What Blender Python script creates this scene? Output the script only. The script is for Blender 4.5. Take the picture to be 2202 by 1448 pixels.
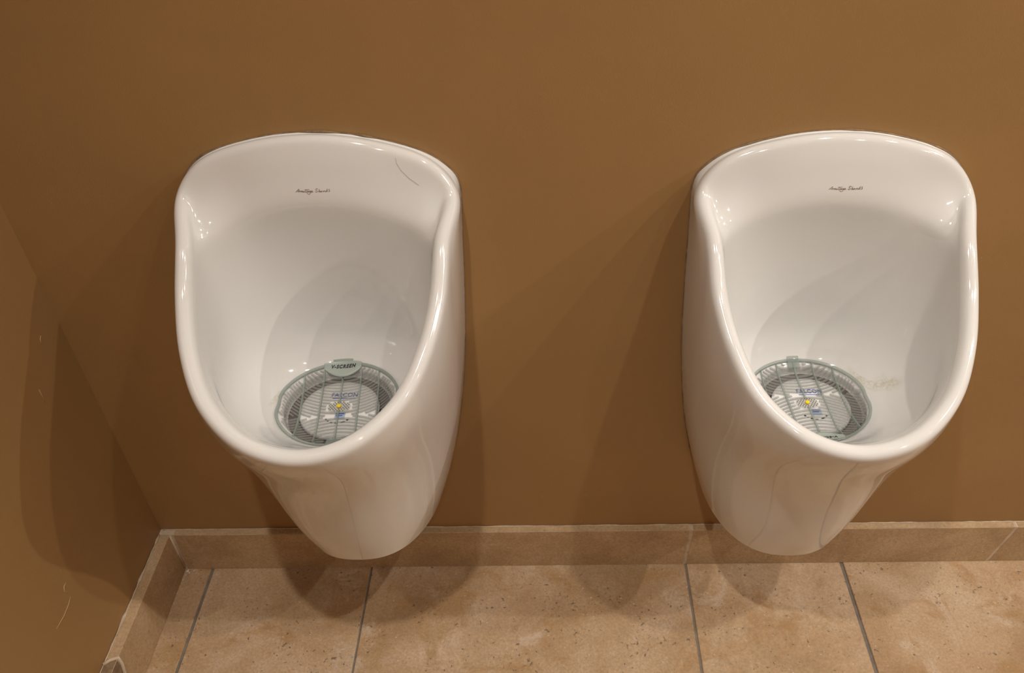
import bpy, bmesh, math, random
from mathutils import Vector, Matrix
from mathutils.bvhtree import BVHTree

for o in list(bpy.data.objects):
    bpy.data.objects.remove(o)
random.seed(7)
scene = bpy.context.scene
COL = scene.collection

# ------------------------------------------------------------------ camera
CAM_POS = Vector((0.7134, -0.9514, 1.3594))
PITCH, YAW, ROLL = 0.6983, -0.0156, 0.0032
FPX, CX, CY = 1789.65, 1201.38, 724.0
IW, IH = 2202.0, 1448.0
fwd = Vector((-math.sin(YAW) * math.cos(PITCH), math.cos(YAW) * math.cos(PITCH), -math.sin(PITCH)))
rgt = Vector((math.cos(YAW), math.sin(YAW), 0))
upv = rgt.cross(fwd)
r2 = rgt * math.cos(ROLL) + upv * math.sin(ROLL)
u2 = -rgt * math.sin(ROLL) + upv * math.cos(ROLL)
camd = bpy.data.cameras.new('camera')
cam = bpy.data.objects.new('camera', camd)
COL.objects.link(cam)
cam.matrix_world = Matrix(((r2.x, u2.x, -fwd.x, CAM_POS.x), (r2.y, u2.y, -fwd.y, CAM_POS.y),
                           (r2.z, u2.z, -fwd.z, CAM_POS.z), (0, 0, 0, 1)))
camd.sensor_fit = 'HORIZONTAL'
camd.sensor_width = 36.0
camd.lens = 36.0 * FPX / IW
camd.shift_x = (IW / 2 - CX) / IW
camd.shift_y = (CY - IH / 2) / IW
camd.clip_start = 0.01
scene.camera = cam

# ------------------------------------------------------------------ world, exposure
world = bpy.data.worlds.new('world')
scene.world = world
world.use_nodes = True
wb = world.node_tree.nodes['Background']
wb.inputs['Color'].default_value = (1.0, 0.86, 0.72, 1)
wb.inputs['Strength'].default_value = 0.0
vs = scene.view_settings
vs.view_transform = 'Standard'
vs.look = 'None'
vs.gamma = 1.0
vs.use_curve_mapping = False
vs.exposure = 0.12

# room extents and the downlights it has: (x, y, watts, beam)
RX, RY, RZ = 4.4, -2.7, 2.5
LIGHT_COL = (1.0, 0.93, 0.85)
NARROW, WIDE = (104, 1.0), (150, 0.45)
DOWNLIGHTS = [(0.52, -0.84, 16.6, NARROW), (1.44, -0.78, 13.6, NARROW), (2.40, -0.78, 12.6, WIDE), (3.36, -0.78, 28.0, WIDE),
              (0.75, -1.95, 3.4, WIDE), (2.20, -1.95, 3.6, WIDE), (3.60, -1.95, 4.0, WIDE)]

# ------------------------------------------------------------------ helpers
def tag(o, label=None, cat=None, group=None, kind=None):
    if label: o['label'] = label
    if cat: o['category'] = cat
    if group: o['group'] = group
    if kind: o['kind'] = kind
    return o

def link(name, me, mat=None, parent=None, smooth=False):
    o = bpy.data.objects.new(name, me)
    COL.objects.link(o)
    if mat and not me.materials: me.materials.append(mat)
    if parent: o.parent = parent
    if smooth:
        for p in me.polygons: p.use_smooth = True
    return o

def mesh(name, verts, faces):
    me = bpy.data.meshes.new(name)
    me.from_pydata([tuple(v) for v in verts], [], faces)
    me.update()
    return me

def box_mesh(name, x0, x1, y0, y1, z0, z1, bev=0.0, seg=2):
    bm = bmesh.new()
    vs_ = [bm.verts.new(c) for c in ((x0, y0, z0), (x1, y0, z0), (x1, y1, z0), (x0, y1, z0),
                                     (x0, y0, z1), (x1, y0, z1), (x1, y1, z1), (x0, y1, z1))]
    for f in ((3, 2, 1, 0), (4, 5, 6, 7), (0, 1, 5, 4), (1, 2, 6, 5), (2, 3, 7, 6), (3, 0, 4, 7)):
        bm.faces.new([vs_[i] for i in f])
    if bev:
        bmesh.ops.bevel(bm, geom=list(bm.edges), offset=bev, segments=seg, affect='EDGES', profile=0.6)
    me = bpy.data.meshes.new(name)
    bm.to_mesh(me); bm.free()
    return me

def tube_mesh(name, pts, rad, n=6, closed=False, flat=1.0):
    pts = [Vector(p) for p in pts]
    rads = rad if isinstance(rad, (list, tuple)) else [rad] * len(pts)
    V, F = [], []
    m = len(pts)
    prev = None
    for i, p in enumerate(pts):
        a = pts[(i - 1) % m] if (closed or i > 0) else p
        b = pts[(i + 1) % m] if (closed or i < m - 1) else p
        t = (b - a).normalized() if (b - a).length > 1e-9 else Vector((1, 0, 0))
        ref = prev if prev is not None else (Vector((0, 0, 1)) if abs(t.z) < .9 else Vector((1, 0, 0)))
        s = t.cross(ref)
        if s.length < 1e-6: s = t.orthogonal()
        s.normalize(); q = s.cross(t).normalized(); prev = q
        for k in range(n):
            an = 2 * math.pi * k / n
            V.append(p + s * math.cos(an) * rads[i] + q * math.sin(an) * rads[i] * flat)
    for i in range(m if closed else m - 1):
        j = (i + 1) % m
        for k in range(n):
            l = (k + 1) % n
            F.append((i * n + k, i * n + l, j * n + l, j * n + k))
    if not closed:
        F.append(tuple(range(n))[::-1]); F.append(tuple((m - 1) * n + k for k in range(n)))
    return mesh(name, V, F)

def lathe_mesh(name, prof, n=48, cap=True):
    V, F = [], []
    for r, z in prof:
        for k in range(n):
            a = 2 * math.pi * k / n
            V.append((r * math.cos(a), r * math.sin(a), z))
    for i in range(len(prof) - 1):
        for k in range(n):
            l = (k + 1) % n
            F.append((i * n + k, i * n + l, (i + 1) * n + l, (i + 1) * n + k))
    if cap:
        F.append(tuple(range(n))[::-1]); F.append(tuple((len(prof) - 1) * n + k for k in range(n)))
    return mesh(name, V, F)

def smoothstep(a, b, x):
    t = max(0.0, min(1.0, (x - a) / (b - a)))
    return t * t * (3 - 2 * t)

def lerp1(xs, ys, x):
    if x <= xs[0]: return ys[0]
    for i in range(len(xs) - 1):
        if x <= xs[i + 1]:
            f = (x - xs[i]) / (xs[i + 1] - xs[i])
            return ys[i] * (1 - f) + ys[i + 1] * f
    return ys[-1]

def cr1(xs, ys, x):
    # monotone-ish cubic through knots
    n = len(xs)
    if x <= xs[0]: return ys[0]
    if x >= xs[-1]: return ys[-1]
    i = max(k for k in range(n - 1) if xs[k] <= x)
    def slope(k):
        a = max(k - 1, 0); b = min(k + 1, n - 1)
        return (ys[b] - ys[a]) / (xs[b] - xs[a])
    h = xs[i + 1] - xs[i]; s = (x - xs[i]) / h
    m0, m1 = slope(i) * h, slope(i + 1) * h
    return ((2*s**3 - 3*s*s + 1) * ys[i] + (s**3 - 2*s*s + s) * m0 + (-2*s**3 + 3*s*s) * ys[i+1] + (s**3 - s*s) * m1)

# ------------------------------------------------------------------ materials
def new_mat(name):
    m = bpy.data.materials.new(name)
    m.use_nodes = True
    nt = m.node_tree
    return m, nt, nt.nodes['Principled BSDF']

def N(nt, typ, **kw):
    n = nt.nodes.new(typ)
    for k, v in kw.items(): setattr(n, k, v)
    return n

def plain(name, col, rough=0.5, metal=0.0, **kw):
    m, nt, b = new_mat(name)
    b.inputs['Base Color'].default_value = (*col, 1)
    b.inputs['Roughness'].default_value = rough
    b.inputs['Metallic'].default_value = metal
    for k, v in kw.items(): b.inputs[k].default_value = v
    return m

def ramp(nt, fac, stops):
    r = N(nt, 'ShaderNodeValToRGB')
    el = r.color_ramp.elements
    while len(el) < len(stops): el.new(0.5)
    for e, (p, c) in zip(el, stops):
        e.position = p; e.color = (*c, 1) if len(c) == 3 else c
    nt.links.new(fac, r.inputs['Fac'])
    return r.outputs['Color']

def noise(nt, vec, scale, detail=4, rough=0.55, dist=0.0):
    n = N(nt, 'ShaderNodeTexNoise')
    n.inputs['Scale'].default_value = scale
    n.inputs['Detail'].default_value = detail
    n.inputs['Roughness'].default_value = rough
    n.inputs['Distortion'].default_value = dist
    nt.links.new(vec, n.inputs['Vector'])
    return n.outputs['Fac']

def mixc(nt, a, b, fac, mode='MIX'):
    m = N(nt, 'ShaderNodeMix', data_type='RGBA', blend_type=mode)
    for sock, v in ((m.inputs[6], a), (m.inputs[7], b)):
        if isinstance(v, tuple): sock.default_value = (*v, 1)
        else: nt.links.new(v, sock)
    if isinstance(fac, float): m.inputs[0].default_value = fac
    else: nt.links.new(fac, m.inputs[0])
    return m.outputs[2]

def wpos(nt):
    return N(nt, 'ShaderNodeNewGeometry').outputs['Position']

def bump(nt, b, h, strength, dist=0.001):
    n = N(nt, 'ShaderNodeBump')
    n.inputs['Strength'].default_value = strength
    n.inputs['Distance'].default_value = dist
    nt.links.new(h, n.inputs['Height'])
    nt.links.new(n.outputs['Normal'], b.inputs['Normal'])

def paint_material(name, col, rough=0.42):
    m, nt, b = new_mat(name)
    p = wpos(nt)
    f = noise(nt, p, 2.2, 5, 0.6)
    c = ramp(nt, f, [(0.3, tuple(x * 0.93 for x in col)), (0.7, tuple(x * 1.06 for x in col))])
    nt.links.new(c, b.inputs['Base Color'])
    b.inputs['Roughness'].default_value = rough
    b.inputs['Specular IOR Level'].default_value = 0.35
    fine = noise(nt, p, 420, 3, 0.6)
    bump(nt, b, fine, 0.18, 0.0012)
    return m

def stone_material(name, base, light, dark, pit=(0.10, 0.075, 0.055), rough=0.5, patch=0.7, pits=0.8):
    m, nt, b = new_mat(name)
    p = wpos(nt)
    oi = N(nt, 'ShaderNodeObjectInfo')
    mul = N(nt, 'ShaderNodeVectorMath', operation='SCALE')
    comb = N(nt, 'ShaderNodeCombineXYZ')
    nt.links.new(oi.outputs['Random'], comb.inputs[0]); nt.links.new(oi.outputs['Random'], comb.inputs[2])
    nt.links.new(comb.outputs[0], mul.inputs[0]); mul.inputs['Scale'].default_value = 7.0
    add = N(nt, 'ShaderNodeVectorMath', operation='ADD')
    nt.links.new(p, add.inputs[0]); nt.links.new(mul.outputs[0], add.inputs[1])
    v = add.outputs[0]
    cl = noise(nt, v, 6, 7, 0.62, 0.4)
    c = ramp(nt, cl, [(0.32, dark), (0.50, base), (0.70, light)])
    # ochre clouds with mottled edges
    mo = noise(nt, v, 9, 8, 0.68, 0.5)
    mofac = ramp(nt, mo, [(0.54, (0, 0, 0)), (0.64, (patch,) * 3)])
    c = mixc(nt, c, tuple(x * y for x, y in zip(dark, (1.0, 0.90, 0.70))), mofac)
    # pale greyish crusts, patchy
    m2 = noise(nt, v, 12, 9, 0.74, 0.8)
    m2f = ramp(nt, m2, [(0.56, (0, 0, 0)), (0.66, (patch,) * 3)])
    c = mixc(nt, c, tuple(min(1, x * y) for x, y in zip(light, (1.0, 1.06, 1.2))), m2f)
    # fine grain
    gr = noise(nt, v, 240, 4, 0.7)
    grc = ramp(nt, gr, [(0.33, (0.80,) * 3), (0.67, (1.12,) * 3)])
    c = mixc(nt, c, grc, 1.0, 'MULTIPLY')
    # pits: small dark flecks, loosely clustered
    pt = noise(nt, v, 150, 3, 0.6, 0.4)
    cluster = noise(nt, v, 16, 4, 0.6)
    sm = N(nt, 'ShaderNodeMath', operation='MULTIPLY_ADD')
    nt.links.new(cluster, sm.inputs[0]); sm.inputs[1].default_value = 0.30
    nt.links.new(pt, sm.inputs[2])
    pf = ramp(nt, sm.outputs[0], [(0.805, (0, 0, 0)), (0.85, (pits,) * 3)])
    c = mixc(nt, c, pit, pf)
    # a few larger brown holes
    ph = noise(nt, v, 55, 2, 0.5, 0.6)
    hf = ramp(nt, ph, [(0.745, (0, 0, 0)), (0.765, (pits * 0.8,) * 3)])
    c = mixc(nt, c, tuple(x * 0.45 for x in dark), hf)
    # pale crystals
    wt = noise(nt, v, 190, 2, 0.5)
    wf = ramp(nt, wt, [(0.715, (0, 0, 0)), (0.75, (0.6,) * 3)])
    c = mixc(nt, c, tuple(min(1, x * 1.35) for x in light), wf)
    nt.links.new(c, b.inputs['Base Color'])
    b.inputs['Roughness'].default_value = rough
    inv = N(nt, 'ShaderNodeMath', operation='SUBTRACT')
    inv.inputs[0].default_value = 1.0
    nt.links.new(pf, inv.inputs[1])
    bump(nt, b, inv.outputs[0], 0.4, 0.0015)
    return m

def grout_material(name, col, var=0.25):
    m, nt, b = new_mat(name)
    p = wpos(nt)
    f = noise(nt, p, 60, 5, 0.7)
    c = ramp(nt, f, [(0.3, tuple(x * (1 - var) for x in col)), (0.7, tuple(min(1, x * (1 + var)) for x in col))])
    nt.links.new(c, b.inputs['Base Color'])
    b.inputs['Roughness'].default_value = 0.85
    bump(nt, b, noise(nt, p, 300, 4, 0.7), 0.5, 0.001)
    return m

M_WALL = paint_material('ochre_paint', (0.300, 0.172, 0.066))
M_CEIL = paint_material('ceiling_paint', (0.80, 0.77, 0.72), 0.7)
M_TILE = stone_material('travertine_tile', (0.430, 0.294, 0.170), (0.53, 0.396, 0.268), (0.345, 0.224, 0.118))
M_SKIRT = stone_material('travertine_skirting', (0.44, 0.305, 0.172), (0.53, 0.385, 0.235), (0.35, 0.232, 0.122), rough=0.55, patch=0.3, pits=0.3)
M_GROUT_D = grout_material('dark_grout', (0.17, 0.145, 0.12))
M_GROUT_L = grout_material('pale_grout', (0.50, 0.40, 0.29))
M_CERAMIC = plain('white_vitreous_china', (0.668, 0.664, 0.645), 0.07, **{'Specular IOR Level': 0.5, 'Coat Weight': 0.3, 'Coat Roughness': 0.03})
M_SEAL = grout_material('old_sealant', (0.20, 0.13, 0.07), 0.5)
M_PRINT = plain('brown_print', (0.22, 0.155, 0.11), 0.4)
M_BLACK = plain('black_print', (0.008, 0.008, 0.01), 0.4)
M_BLUE = plain('blue_print', (0.04, 0.09, 0.42), 0.4)
M_LBLUE = plain('pale_blue_print', (0.36, 0.44, 0.58), 0.4)
M_YELLOW = plain('yellow_plastic', (0.80, 0.60, 0.02), 0.35)
M_CART = plain('white_cartridge_plastic', (0.78, 0.78, 0.76), 0.3)
M_SHADE = plain('recess_shade_grey', (0.135, 0.12, 0.11), 0.5)  # dark tone painting the shade in the cartridge groove; hub holes share it
M_HAIR = plain('dark_hair', (0.06, 0.04, 0.025), 0.4)
M_CHIP = grout_material('plaster_chip', (0.60, 0.47, 0.36), 0.3)
M_SCUFF = plain('pale_scuff', (0.50, 0.33, 0.17), 0.6)
M_TRIM = plain('white_trim_metal', (0.85, 0.85, 0.83), 0.35)

def screen_material(name, col, alpha):
    m, nt, b = new_mat(name)
    b.inputs['Base Color'].default_value = (*col, 1)
    b.inputs['Roughness'].default_value = 0.3
    b.inputs['Alpha'].default_value = alpha
    v = N(nt, 'ShaderNodeTexCoord').outputs['Object']
    bump(nt, b, noise(nt, v, 900, 2, 0.6), 0.2, 0.0004)
    return m
M_SCREEN = screen_material('clear_green_plastic', (0.30, 0.36, 0.325), 0.45)
M_PLATE = screen_material('frosted_green_plastic', (0.46, 0.53, 0.48), 0.60)
M_SLAT = screen_material('clear_grey_plastic', (0.30, 0.305, 0.29), 0.34)
M_HUB = screen_material('clear_hub_plastic', (0.45, 0.45, 0.43), 0.16)

def stain_material(name, col, strength):
    m, nt, b = new_mat(name)
    b.inputs['Base Color'].default_value = (*col, 1)
    b.inputs['Roughness'].default_value = 0.3
    at = N(nt, 'ShaderNodeAttribute', attribute_name='fade')
    p = wpos(nt)
    f = noise(nt, p, 130, 5, 0.7, 1.0)
    r = ramp(nt, f, [(0.38, (0, 0, 0)), (0.68, (strength,) * 3)])
    mu = N(nt, 'ShaderNodeMath', operation='MULTIPLY')
    nt.links.new(at.outputs['Fac'], mu.inputs[0]); nt.links.new(r, mu.inputs[1])
    nt.links.new(mu.outputs[0], b.inputs['Alpha'])
    return m
M_STAIN = stain_material('yellow_scale', (0.60, 0.52, 0.25), 0.38)

def emitter(name, col, strength):
    m, nt, b = new_mat(name)
    b.inputs['Base Color'].default_value = (*col, 1)
    b.inputs['Emission Color'].default_value = (*col, 1)
    b.inputs['Emission Strength'].default_value = strength
    return m
M_LAMP = emitter('lamp_lens', (1.0, 0.92, 0.82), 60.0)

# ------------------------------------------------------------------ room shell
TK = 0.12
def struct(name, me, mat, label):
    o = link(name, me, mat)
    return tag(o, label, 'structure', kind='structure')

struct('wall_back', box_mesh('wall_back', -TK, RX + TK, 0, TK, -0.1, RZ), M_WALL, 'ochre painted back wall behind the two urinals')
wall_left = struct('wall_left', box_mesh('wall_left', -TK, 0, RY - TK, 0, -0.1, RZ), M_WALL, 'ochre painted side wall at the left corner')
struct('wall_right', box_mesh('wall_right', RX, RX + TK, RY - TK, 0, -0.1, RZ), M_WALL, 'ochre painted side wall far to the right')
struct('wall_front', box_mesh('wall_front', 0, RX, RY - TK, RY, -0.1, RZ), M_WALL, 'ochre painted wall opposite the urinals')
struct('ceiling', box_mesh('ceiling', -TK, RX + TK, RY - TK, TK, RZ, RZ + 0.1), M_CEIL, 'pale painted ceiling with recessed downlights')
floor = struct('floor', box_mesh('floor', 0, RX, RY, 0, -0.1, -0.0022), M_GROUT_D, 'travertine tiled floor with dark grout joints')

# tiles: first row by the measured joints, then a broken bond further out
first = [0.0, 0.0709, 0.3725, 0.9725, 1.2725, 1.8725, 2.1725, 2.7725, RX]
def jw(x):
    return {0.0709: 0.0050, 0.3725: 0.0034, 0.9725: 0.0042, 1.2725: 0.0062}.get(x, 0.0045)
rows = [(0.0, -0.45, first)]
y = -0.45
offs = [0.42, 0.18, 0.5, 0.30, 0.1]
for k in range(5):
    y1 = y - 0.45
    xs = [0.0]; x = offs[k]; big = k % 2
    while x < RX - 0.1:
        xs.append(x); x += 0.6 if big else 0.3; big = 1 - big
    xs.append(RX)
    rows.append((y, y1, xs)); y = y1
for (ya, yb, xs) in rows:
    for a, b in zip(xs[:-1], xs[1:]):
        x0 = a + (jw(a) / 2 if a > 0 else 0); x1 = b - (jw(b) / 2 if b < RX else 0)
        yb2 = max(yb + 0.002, RY)
        if ya - 0.002 - yb2 < 0.05: continue
        dz = random.uniform(-0.0004, 0.0004)
        me = box_mesh('tile', x0, x1, yb2, ya - (0.002 if ya < 0 else 0), -0.02, dz, 0.0012, 1)
        link('tile', me, M_TILE, floor)

# skirting on the back wall: stones on a pale bedding strip
BH, BT, LT = 0.1056, 0.0138, 0.0200
bb = struct('baseboard_back', box_mesh('baseboard_back', 0.0, RX, -BT + 0.0005, 0, 0.0, BH - 0.0005), M_GROUT_L, 'travertine skirting along the back wall')
joints = [(LT + 0.004, LT + 0.001), (0.9735, 0.9705), (1.575, 1.553), (2.18, 2.18), (2.78, 2.78), (RX, RX)]
for (ta, ba), (tb, bb_) in zip(joints[:-1], joints[1:]):
    g = 0.0022
    V = [(ba + g, -BT, 0.0008), (bb_ - g, -BT, 0.0008), (tb - g, -BT, BH), (ta + g, -BT, BH),
         (ba + g, 0, 0.0008), (bb_ - g, 0, 0.0008), (tb - g, 0, BH), (ta + g, 0, BH)]
    bm = bmesh.new()
    vv = [bm.verts.new(v) for v in V]
    for f in ((0, 1, 2, 3), (5, 4, 7, 6), (3, 2, 6, 7), (4, 5, 1, 0), (1, 5, 6, 2), (4, 0, 3, 7)):
        bm.faces.new([vv[i] for i in f])
    bmesh.ops.bevel(bm, geom=list(bm.edges), offset=0.0012, segments=2, affect='EDGES')
    me = bpy.data.meshes.new('skirting_stone'); bm.to_mesh(me); bm.free()
    link('skirting_stone', me, M_SKIRT, bb)

# skirting on the left wall; a round notch is cut in its front stone near the frame's edge
bl = struct('baseboard_left', box_mesh('baseboard_left', 0.0, LT - 0.0012, RY, -BT, 0.0, BH - 0.0012), M_GROUT_L, 'travertine skirting along the left wall')
ycut = -0.2535
link('skirting_stone', box_mesh('skirting_stone', 0.0, LT, ycut, -BT - 0.0015, 0.0008, BH, 0.0012, 2), M_SKIRT, bl)
link('recessed_stone', box_mesh('recessed_stone', 0.0, LT - .0011, ycut - .0345, ycut - .0005, 0.0008, BH - .0010, 0.0012, 2), M_SEAL, bl)
link('skirting_stone', box_mesh('skirting_stone', 0.0, LT, ycut - 0.65, ycut - 0.035, 0.0008, BH, 0.0012, 2), M_SKIRT, bl)
link('skirting_stone', box_mesh('skirting_stone', 0.0, LT, RY, ycut - 0.654, 0.0008, BH, 0.0012, 2), M_SKIRT, bl)
bead = [(LT + .0005, -.272, .040), (LT + .0005, -.2625, .055), (LT + .0005, -.2563, .0710), (LT + .0005, -.2520, .0900),
        (LT - .001, -.2508, BH - .0005), (.0094, -.2552, BH + .0003), (.0007, -.2630, BH + .0003)]
link('filler_bead', tube_mesh('filler_bead', bead, .0030, 8), M_GROUT_L, bl, True)
# mitre filler at the corner and plaster residue along the wall edge
link('corner_filler', tube_mesh('corner_filler', [(LT + 0.0005, -BT - 0.0005, 0.012), (LT + 0.0005, -BT - 0.0005, 0.06), (LT + 0.0003, -BT - 0.0003, BH)], [0.0034, 0.0024, 0.0016], 8), M_GROUT_L, bl, True)
pts = [(0.0015, -0.012 - 0.012 * i, BH + 0.0004) for i in range(60)]
link('sealant_bead', tube_mesh('sealant_bead', pts, [0.0008 + 0.0026 * random.random() ** 3 for _ in pts], 6), M_GROUT_L, bl, True)
pts = [(0.004 + 0.012 * i, -0.0012, BH + 0.0003) for i in range(270)]
link('sealant_bead', tube_mesh('sealant_bead', pts, [0.0008 + 0.0012 * random.random() ** 2 for _ in pts], 6), M_GROUT_L, bb, True)

# scuffs on the left wall
SCUFFS = [[(-.2430, .2671), (-.2533, .2625), (-.2710, .2601), (-.2933, .2624)], [(-.2353, .2926), (-.2431, .2925), (-.2469, .2863), (-.2437, .2755)],
          [(-.0460, .6076), (-.0503, .6043), (-.0525, .5985)], [(-.0984, .5531), (-.0995, .5288)]]
for line in [[(0.0004, a, b) for a, b in L] for L in SCUFFS]:
    link('scuff', tube_mesh('scuff', line, [0.0003] + [0.0005] * (len(line) - 2) + [0.0003], 5), M_SCUFF, wall_left, True)

# ------------------------------------------------------------------ urinal
# rim centreline knots (u sideways, w out from the wall, z up), top centre to lip
RIM = [(0, .0119, .8844), (.0682, .0121, .8771), (.1351, .0134, .8546), (.1680, .0298, .8172), (.1590, .0852, .7853),
       (.1548, .1404, .7385), (.1408, .1977, .7013), (.1134, .2499, .6680), (.0631, .2917, .6454), (0, .3042, .6340)]
RIM = [Vector(p) for p in RIM]
RR = 0.0112
ZB = 0.288
MIR = Vector((-1, 1, 1))
def knots_eval(K, t):
    n = len(K) - 1
    x = t * n; i = min(int(x), n - 1); s = x - i
    def g(k):
        if k < 0: return K[-k] * MIR
        if k > n: return K[2 * n - k] * MIR
        return K[k]
    p0, p1, p2, p3 = g(i - 1), g(i), g(i + 1), g(i + 2)
    return 0.5 * ((2 * p1) + (p2 - p0) * s + (2 * p0 - 5 * p1 + 4 * p2 - p3) * s * s + (-p0 + 3 * p1 - 3 * p2 + p3) * s ** 3)

def A_(z):   # half width of the body at the wall
    return cr1([.288, .3626, .4975, .635, .72, .82], [.1190, .1395, .1600, .1700, .1735, .1765], z)
def P_(z):   # depth of the body section
    return cr1([.288, .36, .44, .52, .58, .62, .64, .67, .70, .74, .785, .82], [.199, .219, .232, .260, .291, .311, .315, .312, .304, .272, .200, .090], z)
SN = 2.4
def D_(z, ph):
    c, s = max(math.cos(ph * math.pi / 2), 0), max(math.sin(ph * math.pi / 2), 0)
    return Vector((A_(z) * c ** (2 / SN), P_(z) * s ** (2 / SN), z))

BAND0 = [Vector(p) for p in ((0, .0285, .8705), (.064, .0285, .8630), (.1235, .0285, .8405), (.1535, .0440, .8100), (.1490, .0850, .7890))]
BAND1 = [Vector(p) for p in ((0, .0355, .8430), (.060, .0355, .8360), (.1150, .0370, .8165), (.1465, .0560, .7970), (.1475, .0880, .7840))]
BAND2 = [Vector(p) for p in ((0, .0430, .8165), (.058, .0430, .8100), (.1080, .0470, .7930), (.1390, .0690, .7810), (.1460, .0915, .7760))]

def hloop(t, back, front, hw, z, wc=None):
    wc = wc if wc is not None else 0.13
    c, s = math.cos(math.pi * t), math.sin(math.pi * t)
    w = wc - c * (wc - back) if c > 0 else wc - c * (front - wc)
    return Vector((hw * s, w, z))

def half_column(t):
    C = knots_eval(RIM, t)
    e = 1e-3
    T = (knots_eval(RIM, min(t + e, 1)) - knots_eval(RIM, max(t - e, 0))).normalized()
    if t < 1e-6: T = Vector((1, 0, 0))
    if t > 1 - 1e-6: T = Vector((-1, 0, 0))
    k = smoothstep(.2, .45, t)
    n = Vector((0, .75, .66)).lerp(Vector((0, .554, .833)), k)
    n = n.lerp(Vector((0, .42, .90)), smoothstep(.75, 1.0, t))
    n = (n - T * n.dot(T)).normalized()
    inn = T.cross(n).normalized()
    cen = Vector((0, .15, .74))
    if inn.dot(cen - C) < 0: inn = -inn
    r = RR
    ring = []
    tube = [C - inn * r - n * r * .15]
    for a in (135, 90, 45):
        an = math.radians(a)
        tube.append(C + (inn * math.cos(an) + n * math.sin(an)) * r * 1.06)
    Ri = C + inn * r * 1.04
    Ro = tube[0]
    # base loop
    tk = .66
    if t <= tk:
        f = smoothstep(.30, tk, t) if t > .30 else 0.0
        zw = (1 - f) * (Ro.z + .0015) + f * ZB
        uw = Ro.x + .0012 if t < .33 else None
        zt = zw
        ua = A_(zt)
        g = smoothstep(.28, .38, t)
        B = Vector(((Ro.x + .0012 * (t > 0)) * (1 - g) + ua * g, 0.0005, zw))
        zB, phB = zw, 0.0
    else:
        ph = (t - tk) / (1 - tk)
        ph = ph ** 1.0
        zB, phB = ZB, ph
        B = D_(ZB, ph)
    if t < 1e-6: B.x = 0
    # rim in the (z, phi) domain of the body section
    zR = Ro.z
    phR = math.atan2((max(Ro.y, 1e-6) / P_(zR)) ** (SN / 2), (max(Ro.x, 1e-6) / A_(zR)) ** (SN / 2)) / (math.pi / 2)
    dR = Ro - D_(zR, phR)
    outer = []
    g = smoothstep(.30, .46, t)
    for v in (.97, .85, .68, .50, .33, .20, .09):
        vv = v
        z = zR + (zB - zR) * vv
        ph = phR + (phB - phR) * (vv if t > tk else vv)
        d = D_(z, ph) + dR * (1 - vv) ** 2
        l = Ro.lerp(B, vv)
        outer.append(l.lerp(d, g))
    # inner
    i9 = t * 9
    wgt = 1 - smoothstep(3.5, 4.9, i9)
    kk = min(i9, 4.0)
    def band(K):
        x = kk; i = min(int(x), 3); s = x - i
        def gg(k): return K[1] * MIR if k < 0 else (K[k] if k < 5 else K[4] * 2 - K[3])
        p0, p1, p2, p3 = gg(i - 1), gg(i), gg(i + 1), gg(i + 2)
        return 0.5 * ((2 * p1) + (p2 - p0) * s + (2 * p0 - 5 * p1 + 4 * p2 - p3) * s * s + (-p0 + 3 * p1 - 3 * p2 + p3) * s ** 3)
    H1 = hloop(t, .024, .272, .139, .612, .135)
    b0, b1, b2 = band(BAND0), band(BAND1), band(BAND2)
    s1 = Ri.lerp(H1, .025) - n * .0025
    s2 = Ri.lerp(H1, .075) - n * .003
    s3 = Ri.lerp(H1, .20) - n * .002
    Ri0 = Ri
    Ri = Ri0.lerp(b0, wgt)
    K0 = (Ri0.lerp(H1, .03) - n * .0015).lerp(b0.lerp(b1, .5), wgt)
    K1 = s1.lerp(b1, wgt)
    K2 = s2.lerp(b2, wgt)
    b3 = b2 + (H1 - b2).normalized() * .018 + Vector((0, -.003, 0))
    K3 = s3.lerp(b3, wgt)
    H0 = K3.lerp(H1, .5) + (Vector((0, -.005, 0)) * wgt)
    col = [B] + outer + tube + [Ri, K0, K1, K2, K3, H0, H1,
          hloop(t, .034, .236, .114, .576), hloop(t, .046, .216, .092, .5560),
          hloop(t, .055, .205, .0775, .5500), hloop(t, .0565, .2035, .0740, .5487),
          hloop(t, .0570, .2030, .0732, .5465), hloop(t, .0575, .2025, .0728, .5400),
          hloop(t, .0580, .2020, .0722, .5340), hloop(t, .066, .194, .0640, .5330)]
    if t < 1e-6 or t > 1 - 1e-6:
        for p in col: p.x = 0
    return col

NT = 40
def build_urinal_mesh():
    cols = []
    ts = [i / NT for i in range(NT + 1)]
    half = [half_column(t) for t in ts]
    for c in half: cols.append(c)
    for c in half[-2:0:-1]: cols.append([Vector((-p.x, p.y, p.z)) for p in c])
    m, L = len(cols), len(cols[0])
    for ring, its in ((14, 2), (15, 3), (16, 6), (17, 14)):     # round the corners where band, side and back wall meet
        for _ in range(its):
            cur = [cols[i][ring].copy() for i in range(m)]
            for i in range(m):
                cols[i][ring] = cur[i] * .5 + (cur[i - 1] + cur[(i + 1) % m]) * .25
    V = [Vector((p.x, -p.y, p.z)) for c in cols for p in c]
    F = []
    for i in range(m):
        j = (i + 1) % m
        for k in range(L - 1):
            F.append((i * L + k, i * L + k + 1, j * L + k + 1, j * L + k))
    # underside and back caps
    V.append(Vector((0, -.13, .5330))); c0 = len(V) - 1
    for i in range(m):
        j = (i + 1) % m
        F.append((i * L + L - 1, c0, j * L + L - 1))
    me = mesh('urinal_body', V, F)
    base = [cols[i][0] for i in range(m)]
    return me, base
ub_me, ub_base = build_urinal_mesh()
for p in ub_me.polygons: p.use_smooth = True
bm = bmesh.new(); bm.from_mesh(ub_me); bmesh.ops.recalc_face_normals(bm, faces=list(bm.faces)); bm.to_mesh(ub_me); bm.free()
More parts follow.
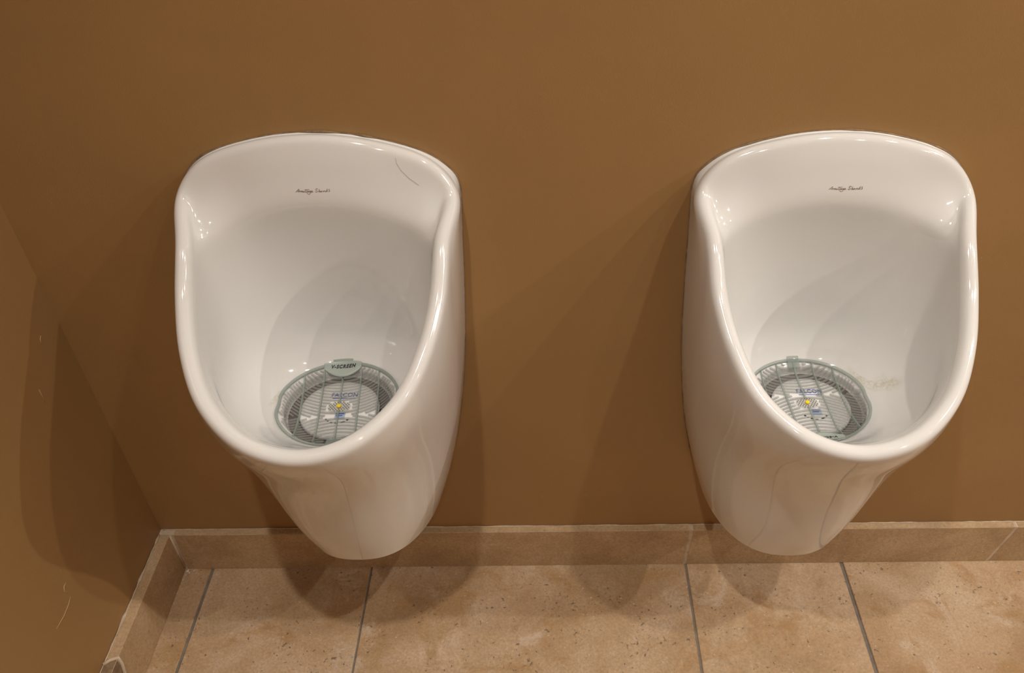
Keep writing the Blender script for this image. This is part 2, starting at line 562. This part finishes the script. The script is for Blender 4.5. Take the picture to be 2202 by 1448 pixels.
ub_me.materials.append(M_CERAMIC)
# refine once for good
tmp = bpy.data.objects.new('tmp', ub_me); COL.objects.link(tmp)
sub = tmp.modifiers.new('sub', 'SUBSURF'); sub.levels = 2; sub.render_levels = 2; sub.boundary_smooth = 'PRESERVE_CORNERS'
dg = bpy.context.evaluated_depsgraph_get()
dense = bpy.data.meshes.new_from_object(tmp.evaluated_get(dg))
bpy.data.objects.remove(tmp)
dense.name = 'urinal_body'
for p in dense.polygons: p.use_smooth = True
bm = bmesh.new(); bm.from_mesh(dense); BVH = BVHTree.FromBMesh(bm)
# flat underside
bot = [v for v in bm.verts if v.is_boundary]
bm.free()
under_pts = [D_(ZB, a / 24) * .975 for a in range(25)]
uv_ = [(p.x, -p.y, ZB + .0004) for p in under_pts] + [(-p.x, -p.y, ZB + .0004) for p in under_pts[::-1][1:]]
under_me = mesh('underside', uv_, [tuple(range(len(uv_)))]); under_me.materials.append(M_CERAMIC)
# sealant line round the back edge
seal_pts = [(p.x, -0.0007, p.z) for p in ub_base if p.y < .004]
ks = max(range(len(seal_pts)), key=lambda i: (Vector(seal_pts[i]) - Vector(seal_pts[(i + 1) % len(seal_pts)])).length)
seal_pts = seal_pts[ks + 1:] + seal_pts[:ks + 1]

def front_hit(u, z, off=.0003):
    h = BVH.ray_cast(Vector((u, -1, z)), Vector((0, 1, 0)))
    return (h[0] + h[1] * (off if h[1].y < 0 else -off), h[1]) if h[0] else (Vector((u, 0, z)), Vector((0, -1, 0)))
def top_hit(u, w, off=.0003, z0=.70):
    h = BVH.ray_cast(Vector((u, -w, z0)), Vector((0, 0, -1)))
    return (h[0] + (h[1] if h[1].z > 0 else -h[1]) * off, h[1]) if h[0] else (Vector((u, -w, .55)), Vector((0, 0, 1)))

# hand-written maker's name as single strokes (units: a sketch sheet, baseline 905)
STROKES = [
    [(455, 905), (500, 850), (565, 785), (552, 850), (540, 905)], [(490, 872), (556, 864)],
    [(560, 850), (582, 858), (572, 905)], [(580, 872), (612, 850)],
    [(622, 852), (612, 903)], [(620, 870), (645, 850), (638, 903)], [(645, 870), (672, 850), (664, 900), (690, 880)],
    [(704, 852), (694, 898), (712, 895), (728, 860)],
    [(790, 795), (762, 850), (745, 900), (768, 900), (790, 880)], [(738, 792), (775, 812), (868, 796)], [(735, 830), (741, 822)],
    [(838, 852), (806, 858), (792, 886), (808, 900), (830, 880), (842, 852), (832, 892), (850, 895)],
    [(894, 852), (866, 858), (852, 884), (868, 896), (890, 875), (902, 850), (898, 915), (870, 968), (838, 975), (785, 928)],
    [(915, 884), (955, 868), (960, 850), (935, 848), (915, 878), (930, 902), (990, 882)],
    [(1130, 800), (1118, 768), (1085, 772), (1068, 805), (1105, 850), (1098, 890), (1068, 898), (1046, 862)],
    [(1185, 782), (1160, 850), (1142, 900), (1165, 862), (1190, 856), (1182, 900), (1200, 890)],
    [(1246, 852), (1218, 858), (1204, 884), (1218, 898), (1240, 878), (1252, 852), (1244, 895)],
    [(1278, 895), (1294, 848), (1286, 888), (1325, 850), (1346, 856), (1338, 893), (1362, 880)],
    [(1420, 772), (1390, 840), (1370, 893)], [(1425, 832), (1388, 858), (1420, 893)],
    [(1486, 788), (1456, 812), (1482, 850), (1470, 885), (1440, 882)]]
def logo_mesh():
    sc = 0.0437 / 1060.0
    V, F = [], []
    zc = .8315
    for st in STROKES:
        pts = []
        P = [Vector((x, y, 0)) for x, y in st]
        for i in range(len(P) - 1):
            for s in range(4):
                a = P[max(i - 1, 0)]; b = P[i]; c = P[i + 1]; d = P[min(i + 2, len(P) - 1)]
                q = s / 4
                pts.append(0.5 * ((2 * b) + (c - a) * q + (2 * a - 5 * b + 4 * c - d) * q * q + (-a + 3 * b - 3 * c + d) * q ** 3))
        pts.append(P[-1])
        hw = 7.5
        idx = []
        for i, p in enumerate(pts):
            t = (pts[min(i + 1, len(pts) - 1)] - pts[max(i - 1, 0)]).normalized()
            nn = Vector((-t.y, t.x, 0)) * hw
            pair = []
            for q in (p - nn, p + nn):
                u = (q.x - 975) * sc; z = zc + (870 - q.y) * sc * .80
                pt, _ = front_hit(u, z, .00025)
                V.append(pt); pair.append(len(V) - 1)
            idx.append(pair)
        for a, b in zip(idx[:-1], idx[1:]): F.append((a[0], b[0], b[1], a[1]))
    me = mesh('brand_script', V, F); me.materials.append(M_PRINT)
    return me
logo_me = logo_mesh()

CL, CR_ = 0.4234, 1.0780
def make_urinal(x, label, logo_dx):
    e = bpy.data.objects.new('urinal', None); COL.objects.link(e)
    e.location = (x, 0, 0)
    e.empty_display_size = 0.05
    tag(e, label, 'urinal', 'wall hung urinals')
    link('bowl', dense, None, e)
    link('underside', under_me, None, e)
    lg = link('brand_script', logo_me, None, e)
    lg.location.x = logo_dx
    tag(lg, 'small brown handwritten maker name on the back ledge')
    sp = []
    rads = []
    for i, p in enumerate(seal_pts):
        sp.append(p); rads.append(0.0007 + 0.0016 * random.random() ** 3)
    link('sealant', tube_mesh('sealant', sp, rads, 6), M_SEAL, e, True)
    return e
ur_l = make_urinal(CL, 'white ceramic urinal nearest the left corner, its drain screen reading upright at the back', -.002)
ur_r = make_urinal(CR_, 'white ceramic urinal further from the corner, its drain screen turned with text to the front', .009)

# ------------------------------------------------------------------ text meshes
def text_mesh(txt, size, shear=0.0, bold=0.0, extrude=0.0002, spacing=1.0):
    cu = bpy.data.curves.new('txt', 'FONT')
    cu.body = txt; cu.size = size; cu.shear = shear; cu.offset = bold; cu.extrude = extrude
    cu.align_x = 'CENTER'; cu.align_y = 'CENTER'; cu.space_character = spacing
    o = bpy.data.objects.new('txt', cu); COL.objects.link(o)
    dg = bpy.context.evaluated_depsgraph_get()
    me = bpy.data.meshes.new_from_object(o.evaluated_get(dg))
    bpy.data.objects.remove(o)
    return me

# ------------------------------------------------------------------ cartridge (sits in the round recess)
CZ = 0.5335
CW = 0.130
def make_cartridge(x, label):
    e = bpy.data.objects.new('drain_cartridge', None); COL.objects.link(e)
    e.location = (x, -CW, CZ); e.empty_display_size = 0.03
    tag(e, label, 'cartridge', 'drain cartridges in the urinals')
    link('groove_shade_ring', lathe_mesh('groove_shade_ring', [(.0560, 0), (.0560, .0030), (.0575, .0036), (.0690, .0036), (.0700, .0030), (.0700, 0)], 56), M_SHADE, e, True)  # dark ring stands in for the shade in the groove round the cap
    link('cap', lathe_mesh('cap', [(.0545, 0), (.0545, .0075), (.0530, .0092), (.045, .0098), (.002, .0100)], 56), M_CART, e, True)
    t = text_mesh('FALCON', .0088, 0, .0001, .0001, 1.1)
    t.materials.clear(); o = link('lettering', t, M_BLUE, e); o.location = (.003, .0255, .0103); o.scale = (1, 1.25, 1)
    link('lettering_line', box_mesh('lettering_line', -.013, .019, .0185, .0194, .0099, .0104), M_BLUE, e)
    link('blue_label', box_mesh('blue_label', -.0035, .0105, -.0215, -.0090, .0099, .0103), M_LBLUE, e)
    for k in range(2):
        link('label_line', box_mesh('label_line', -.002, .009 - .002 * (k % 2), -.0125 - .0035 * k, -.0110 - .0035 * k, .0103, .0106), M_BLUE, e)
    # black arc of print under the label
    for a0, a1 in ((200, 214), (222, 228), (240, 252), (262, 276), (292, 312), (322, 334)):
        V, F = [], []
        for i in range(7):
            a = math.radians(a0 + (a1 - a0) * i / 6)
            for r in (.0155, .0180):
                V.append((.001 + r * math.cos(a), -.0165 + r * .75 * math.sin(a), .0104))
        for i in range(6): F.append((2 * i, 2 * i + 1, 2 * i + 3, 2 * i + 2))
        link('arc_print', mesh('arc_print', V, F), M_BLACK, e)
    return e
make_cartridge(CL, 'white drain cartridge under the screen of the urinal nearest the corner')
make_cartridge(CR_, 'white drain cartridge under the screen of the urinal away from the corner')

# ------------------------------------------------------------------ drain screens
SR = 0.0830
def outline(a):
    # slightly lobed plan outline: radius against angle (0 = +x, 90 = away from the wall label side)
    return SR * (1 + .020 * math.cos(2 * a) - .030 * math.exp(-((math.degrees(a) % 360 - 178) / 9) ** 2)
                 - .030 * math.exp(-(((math.degrees(a) + 180) % 360 - 182) / 9) ** 2))
def inside(x, y, m=0.0):
    return math.hypot(x, y) < outline(math.atan2(y, x)) - m
def szz(x, y):
    # dish: flat over the cartridge, rising on the bowl
    r = math.hypot(x, y)
    return .0118 + .0085 * smoothstep(.050, .086, r) + .0030 * smoothstep(.070, .088, r)

def strip(name, pts, w, h, flip=False):
    # flat bar following pts on the dish: width w, height h
    V, F = [], []
    n = len(pts)
    for i, (x, y) in enumerate(pts):
        a = pts[max(i - 1, 0)]; b = pts[min(i + 1, n - 1)]
        t = Vector((b[0] - a[0], b[1] - a[1])); t.normalize()
        nx, ny = -t.y * w / 2, t.x * w / 2
        z = szz(x, y)
        zl, zr = szz(x - nx, y - ny), szz(x + nx, y + ny)
        V += [(x - nx, y - ny, zl), (x - nx * .7, y - ny * .7, zl + h), (x + nx * .7, y + ny * .7, zr + h), (x + nx, y + ny, zr)]
    for i in range(n - 1):
        for k in range(4):
            l = (k + 1) % 4
            F.append((4 * i + k, 4 * i + l, 4 * i + 4 + l, 4 * i + 4 + k))
    F.append((0, 1, 2, 3)); F.append((4 * n - 1, 4 * n - 2, 4 * n - 3, 4 * n - 4))
    return mesh(name, V, F)

def make_screen():
    e = bpy.data.objects.new('drain_screen', None); COL.objects.link(e)
    e.empty_display_size = 0.03
    parts = []
    def P(name, me, mat, sm=False):
        o = link(name, me, mat, e, sm); parts.append(o); return o
    # outer frame ring
    V, F = [], []
    n = 96
    for i in range(n):
        a = 2 * math.pi * i / n
        R = outline(a)
        wd = .0042
        for (r, dz) in ((R, .0), (R - .0006, .0020), (R - wd * .5, .0024), (R - wd, .0016), (R - wd, .0)):
            x, y_ = r * math.cos(a), r * math.sin(a)
            V.append((x, y_, szz(x, y_) + dz))
    for i in range(n):
        j = (i + 1) % n
        for k in range(5):
            l = (k + 1) % 5
            F.append((i * 5 + k, j * 5 + k, j * 5 + l, i * 5 + l))
    P('frame', mesh('frame', V, F), M_SCREEN, True)
    ribs = [-.052, -.026, 0.0, .026, .052]
    # the label plate sits at +y (the wall side), the lift tab at -y
    py0 = .0585
    def in_plate(x, y_): return y_ > py0 - .0 + .012 * (abs(x) / .026) ** 2 and abs(x) < .0275
    def in_hub(x, y_): return (x / .0165) ** 2 + (y_ / .0112) ** 2 < 1
    for rx in ribs:
        pts = []
        for i in range(41):
            y_ = -.085 + .170 * i / 40
            if inside(rx, y_, .003) and not in_plate(rx, y_): pts.append((rx, y_))
        if rx == 0.0:
            P('rib', strip('rib', [p for p in pts if p[1] > .006], .0026, .0030), M_SCREEN)
            P('rib', strip('rib', [p for p in pts if p[1] < -.006], .0026, .0030), M_SCREEN)
        else:
            P('rib', strip('rib', pts, .0026, .0030), M_SCREEN)
    # slats between the ribs: arcs, tilting up towards the outside behind the middle and down before it
    edges = [-.086] + ribs + [.086]
    YM = -.017
    for ci in range(6):
        xa, xb = edges[ci], edges[ci + 1]
        for fam in (1, -1):
            for q in range(40):
                y_ = YM - fam * .050 + fam * .0062 * q
                run, segs = [], []
                for i in range(11):
                    x = xa + .0012 + (xb - xa - .0024) * i / 10
                    d = abs(x)
                    yy = y_ + (6.3 * d * d if fam > 0 else -5.0 * d * d)
                    ok = inside(x, yy, .0045) and not in_plate(x, yy) and not in_hub(x, yy) and not (abs(x) < .0125 and yy < -.066)
                    ok = ok and (yy - YM) * fam > .0012
                    if ok: run.append((x, yy))
                    else:
                        if len(run) > 2: segs.append(run)
                        run = []
                if len(run) > 2: segs.append(run)
                for sg in segs:
                    xm = abs(sg[len(sg) // 2][0])
                    P('slat', strip('slat', sg, .0037 * math.cos(math.atan(11.5 * xm)), .0014), M_SLAT)
    # perforated hub: plate with small raised pegs and a yellow button
    V, F = [], []
    hub = [(-.0165, 0), (-.0135, .0070), (-.0070, .0100), (.0070, .0100), (.0135, .0070), (.0165, 0), (.0135, -.0070), (.0070, -.0100), (-.0070, -.0100), (-.0135, -.0070)]
    nb = len(hub)
    z0 = szz(0, 0)
    V = [(x, y_, z0) for x, y_ in hub] + [(x * .97, y_ * .97, z0 + .0012) for x, y_ in hub]
    F = [tuple(range(nb))[::-1], tuple(range(nb, 2 * nb))] + [(i, (i + 1) % nb, nb + (i + 1) % nb, nb + i) for i in range(nb)]
    hb = P('hub', mesh('hub', V, F), M_HUB)
    peg = lathe_mesh('drain_hole', [(.0009, 0), (.0008, .0005)], 8); peg.materials.append(M_SHADE)
    for i in range(-4, 5):
        for j in range(-3, 4):
            x = i * .0038 + (j % 2) * .0019; y_ = j * .0027
            if (x / .0145) ** 2 + (y_ / .0090) ** 2 > 1 or math.hypot(x, y_) < .0044: continue
            o = bpy.data.objects.new('drain_hole', peg); COL.objects.link(o); o.parent = hb
            o.location = (x, y_, z0 + .0010)
    bt = P('button', lathe_mesh('button', [(.0032, 0), (.0032, .0022), (.0026, .0030), (.0012, .0033)], 20), M_YELLOW, True)
    bt.location = (0, 0, z0 + .0011)
    # label plate
    V, F = [], []
    nx, ny = 16, 6
    for lay in (0, 1):
        for i in range(nx + 1):
            x = -.0265 + .053 * i / nx
            ylo = py0 + .012 * (abs(x) / .0265) ** 2
            yhi = math.sqrt(max(SR * SR - x * x, 0)) - .001
            for j in range(ny + 1):
                y_ = ylo + (yhi - ylo) * j / ny
                V.append((x, y_, szz(x, y_) + (.0006 if lay == 0 else .0030)))
    L = (nx + 1) * (ny + 1)
    for i in range(nx):
        for j in range(ny):
            a = i * (ny + 1) + j
            F.append((a, a + 1, a + ny + 2, a + ny + 1)[::1]); F.append((a + L, a + ny + 1 + L, a + ny + 2 + L, a + 1 + L))
    for i in range(nx):
        for j in (0, ny):
            a = i * (ny + 1) + j; b = a + ny + 1
            F.append((a, b, b + L, a + L))
    for i in (0, nx):
        for j in range(ny):
            a = i * (ny + 1) + j; b = a + 1
            F.append((a, b, b + L, a + L))
    plate = P('label_plate', mesh('label_plate', V, F), M_PLATE, True)
    tm = text_mesh('V-SCREEN', .0078, .34, .00028, .00015, 1.22)
    tm.materials.clear()
    for v in tm.vertices:
        x, y_ = v.co.x * 0.84, v.co.y * 0.86 + .0730
        v.co = Vector((x, y_, szz(x, y_) + .0034 + v.co.z))
    lt = link('lettering', tm, M_BLACK, plate); parts.append(lt); tag(lt, 'black bold slanted lettering')
    P('edge_lip', strip('edge_lip', [(x * .001, .0842 - (x * .001) ** 2 * 6) for x in range(-14, 15, 2)], .0024, .0030), M_SCREEN)
    # lift tab at the opposite end
    V = []
    for lay in (0, 1):
        for (x, y_) in ((-.0085, -.067), (.0085, -.067), (.0085, -.0840), (-.0085, -.0840)):
            V.append((x, y_, szz(x, y_) + (.0 if lay == 0 else .0028)))
    F = [(0, 1, 2, 3)[::-1], (4, 5, 6, 7), (0, 1, 5, 4), (1, 2, 6, 5), (2, 3, 7, 6), (3, 0, 4, 7)]
    P('lift_tab', mesh('lift_tab', V, F), M_SCREEN)
    return e, parts

def copy_tree(o, parent=None):
    c = o.copy(); COL.objects.link(c); c.parent = parent
    for ch in o.children: copy_tree(ch, c)
    return c
scr_l, _ = make_screen()
scr_r = copy_tree(scr_l)
scr_l.location = (CL, -CW, CZ); scr_l.rotation_euler = (0, 0, math.radians(5))
scr_r.location = (CR_ - .006, -CW, CZ); scr_r.rotation_euler = (0, 0, math.radians(183))
tag(scr_l, 'clear green slotted drain screen with its black lettering upright at the wall side', 'drain screen', 'drain screens in the urinals')
tag(scr_r, 'clear green slotted drain screen with its black lettering upside down at the front lip', 'drain screen', 'drain screens in the urinals')

# ------------------------------------------------------------------ scale stains on the bowls
def stain(parent, pts, width, n=10):
    V, F, fade = [], [], []
    m = len(pts)
    for i, (u, w) in enumerate(pts):
        a = pts[max(i - 1, 0)]; b = pts[min(i + 1, m - 1)]
        t = Vector((b[0] - a[0], b[1] - a[1])).normalized()
        for k in range(n + 1):
            s = (k / n - .5) * width * (0.7 + .6 * random.random())
            p, _ = top_hit(u - t.y * s, w + t.x * s, .0004)
            V.append(p)
            fade.append((1 - abs(2 * k / n - 1) ** 2) * min(1, 3 * i / (m - 1), 3 * (1 - i / (m - 1))))
    for i in range(m - 1):
        for k in range(n):
            a = i * (n + 1) + k
            F.append((a, a + 1, a + n + 2, a + n + 1))
    me = mesh('scale_stain', V, F)
    at = me.attributes.new('fade', 'FLOAT', 'POINT')
    for i, f in enumerate(fade): at.data[i].value = f
    o = link('scale_stain', me, M_STAIN, parent, True)
    tag(o, 'yellowish scale stain beside the drain screen')
stain(ur_r, [(.060 + .0035 * i, .068 + .0052 * i) for i in range(12)], .012)
stain(ur_r, [(.090 + .003 * i, .098 + .004 * i) for i in range(10)], .018)
stain(ur_l, [(-.084 - .001 * i, .105 + .005 * i) for i in range(8)], .006)

# ------------------------------------------------------------------ hair on the left urinal
hp = []
for (u, z) in ((.1030, .8690), (.1035, .8630), (.1080, .8540), (.1170, .8440), (.1290, .8350)):
    p, nrm = front_hit(u, z, .0006)
    hp.append((p.x + CL, p.y, p.z))
tag(link('hair', tube_mesh('hair', hp, .00011, 5), M_HAIR, None, True), 'thin dark hair stuck on the upper right ledge of the left urinal', 'hair')

# ------------------------------------------------------------------ plaster crumbs in the corner
chip_spots = [(0.0262, -0.0195, .0034), (0.0305, -0.0235, .0028), (0.0250, -0.0285, .0022), (0.0375, -0.0190, .0020), (0.0228, -0.0385, .0018)]
chip_lab = ['dark-edged plaster crumb tucked deepest into the floor corner', 'pinkish plaster crumb just in front of the corner',
            'small plaster crumb against the left skirting near the corner', 'tiny plaster crumb lying by the back skirting',
            'tiny plaster crumb furthest out along the left skirting']
for (x, y_, r), lb in zip(chip_spots, chip_lab):
    bm = bmesh.new()
    bmesh.ops.create_icosphere(bm, subdivisions=1, radius=r)
    for v in bm.verts:
        v.co *= random.uniform(.65, 1.15); v.co.z *= .7
    zmin = min(v.co.z for v in bm.verts)
    for v in bm.verts: v.co.z -= zmin
    me = bpy.data.meshes.new('plaster_crumb'); bm.to_mesh(me); bm.free()
    o = link('plaster_crumb', me, M_CHIP); o.location = (x, y_, .0004)
    tag(o, lb, 'crumb', 'plaster crumbs in the corner')

# ------------------------------------------------------------------ downlights
ring_me = lathe_mesh('trim_ring', [(.030, .004), (.032, -.002), (.044, -.004), (.046, 0), (.046, .002)], 40, False)
lens_me = lathe_mesh('lens', [(.0005, .0), (.030, .0)], 32, True)
names = ['recessed downlight above the urinal nearest the corner', 'recessed downlight above and right of the second urinal',
         'third recessed downlight from the corner by the back wall', 'recessed downlight furthest right by the back wall',
         'recessed downlight of the rear row by the left wall', 'middle recessed downlight of the rear row',
         'recessed downlight of the rear row furthest right']
for (x, y_, wts, beam), lb in zip(DOWNLIGHTS, names):
    e = bpy.data.objects.new('downlight', None); COL.objects.link(e); e.location = (x, y_, RZ)
    e.empty_display_size = .05
    tag(e, lb, 'downlight', 'ceiling downlights')
    link('trim_ring', ring_me, M_TRIM, e, True).location = (0, 0, -.003)
    link('lens', lens_me, M_LAMP, e).location = (0, 0, -.004)
    ld = bpy.data.lights.new('bulb', 'SPOT')
    ld.energy = wts * 4; ld.color = LIGHT_COL; ld.spot_size = math.radians(beam[0]); ld.spot_blend = beam[1]
    ld.shadow_soft_size = 0.022
    lo = bpy.data.objects.new('bulb', ld); COL.objects.link(lo); lo.parent = e; lo.location = (0, 0, -.012)
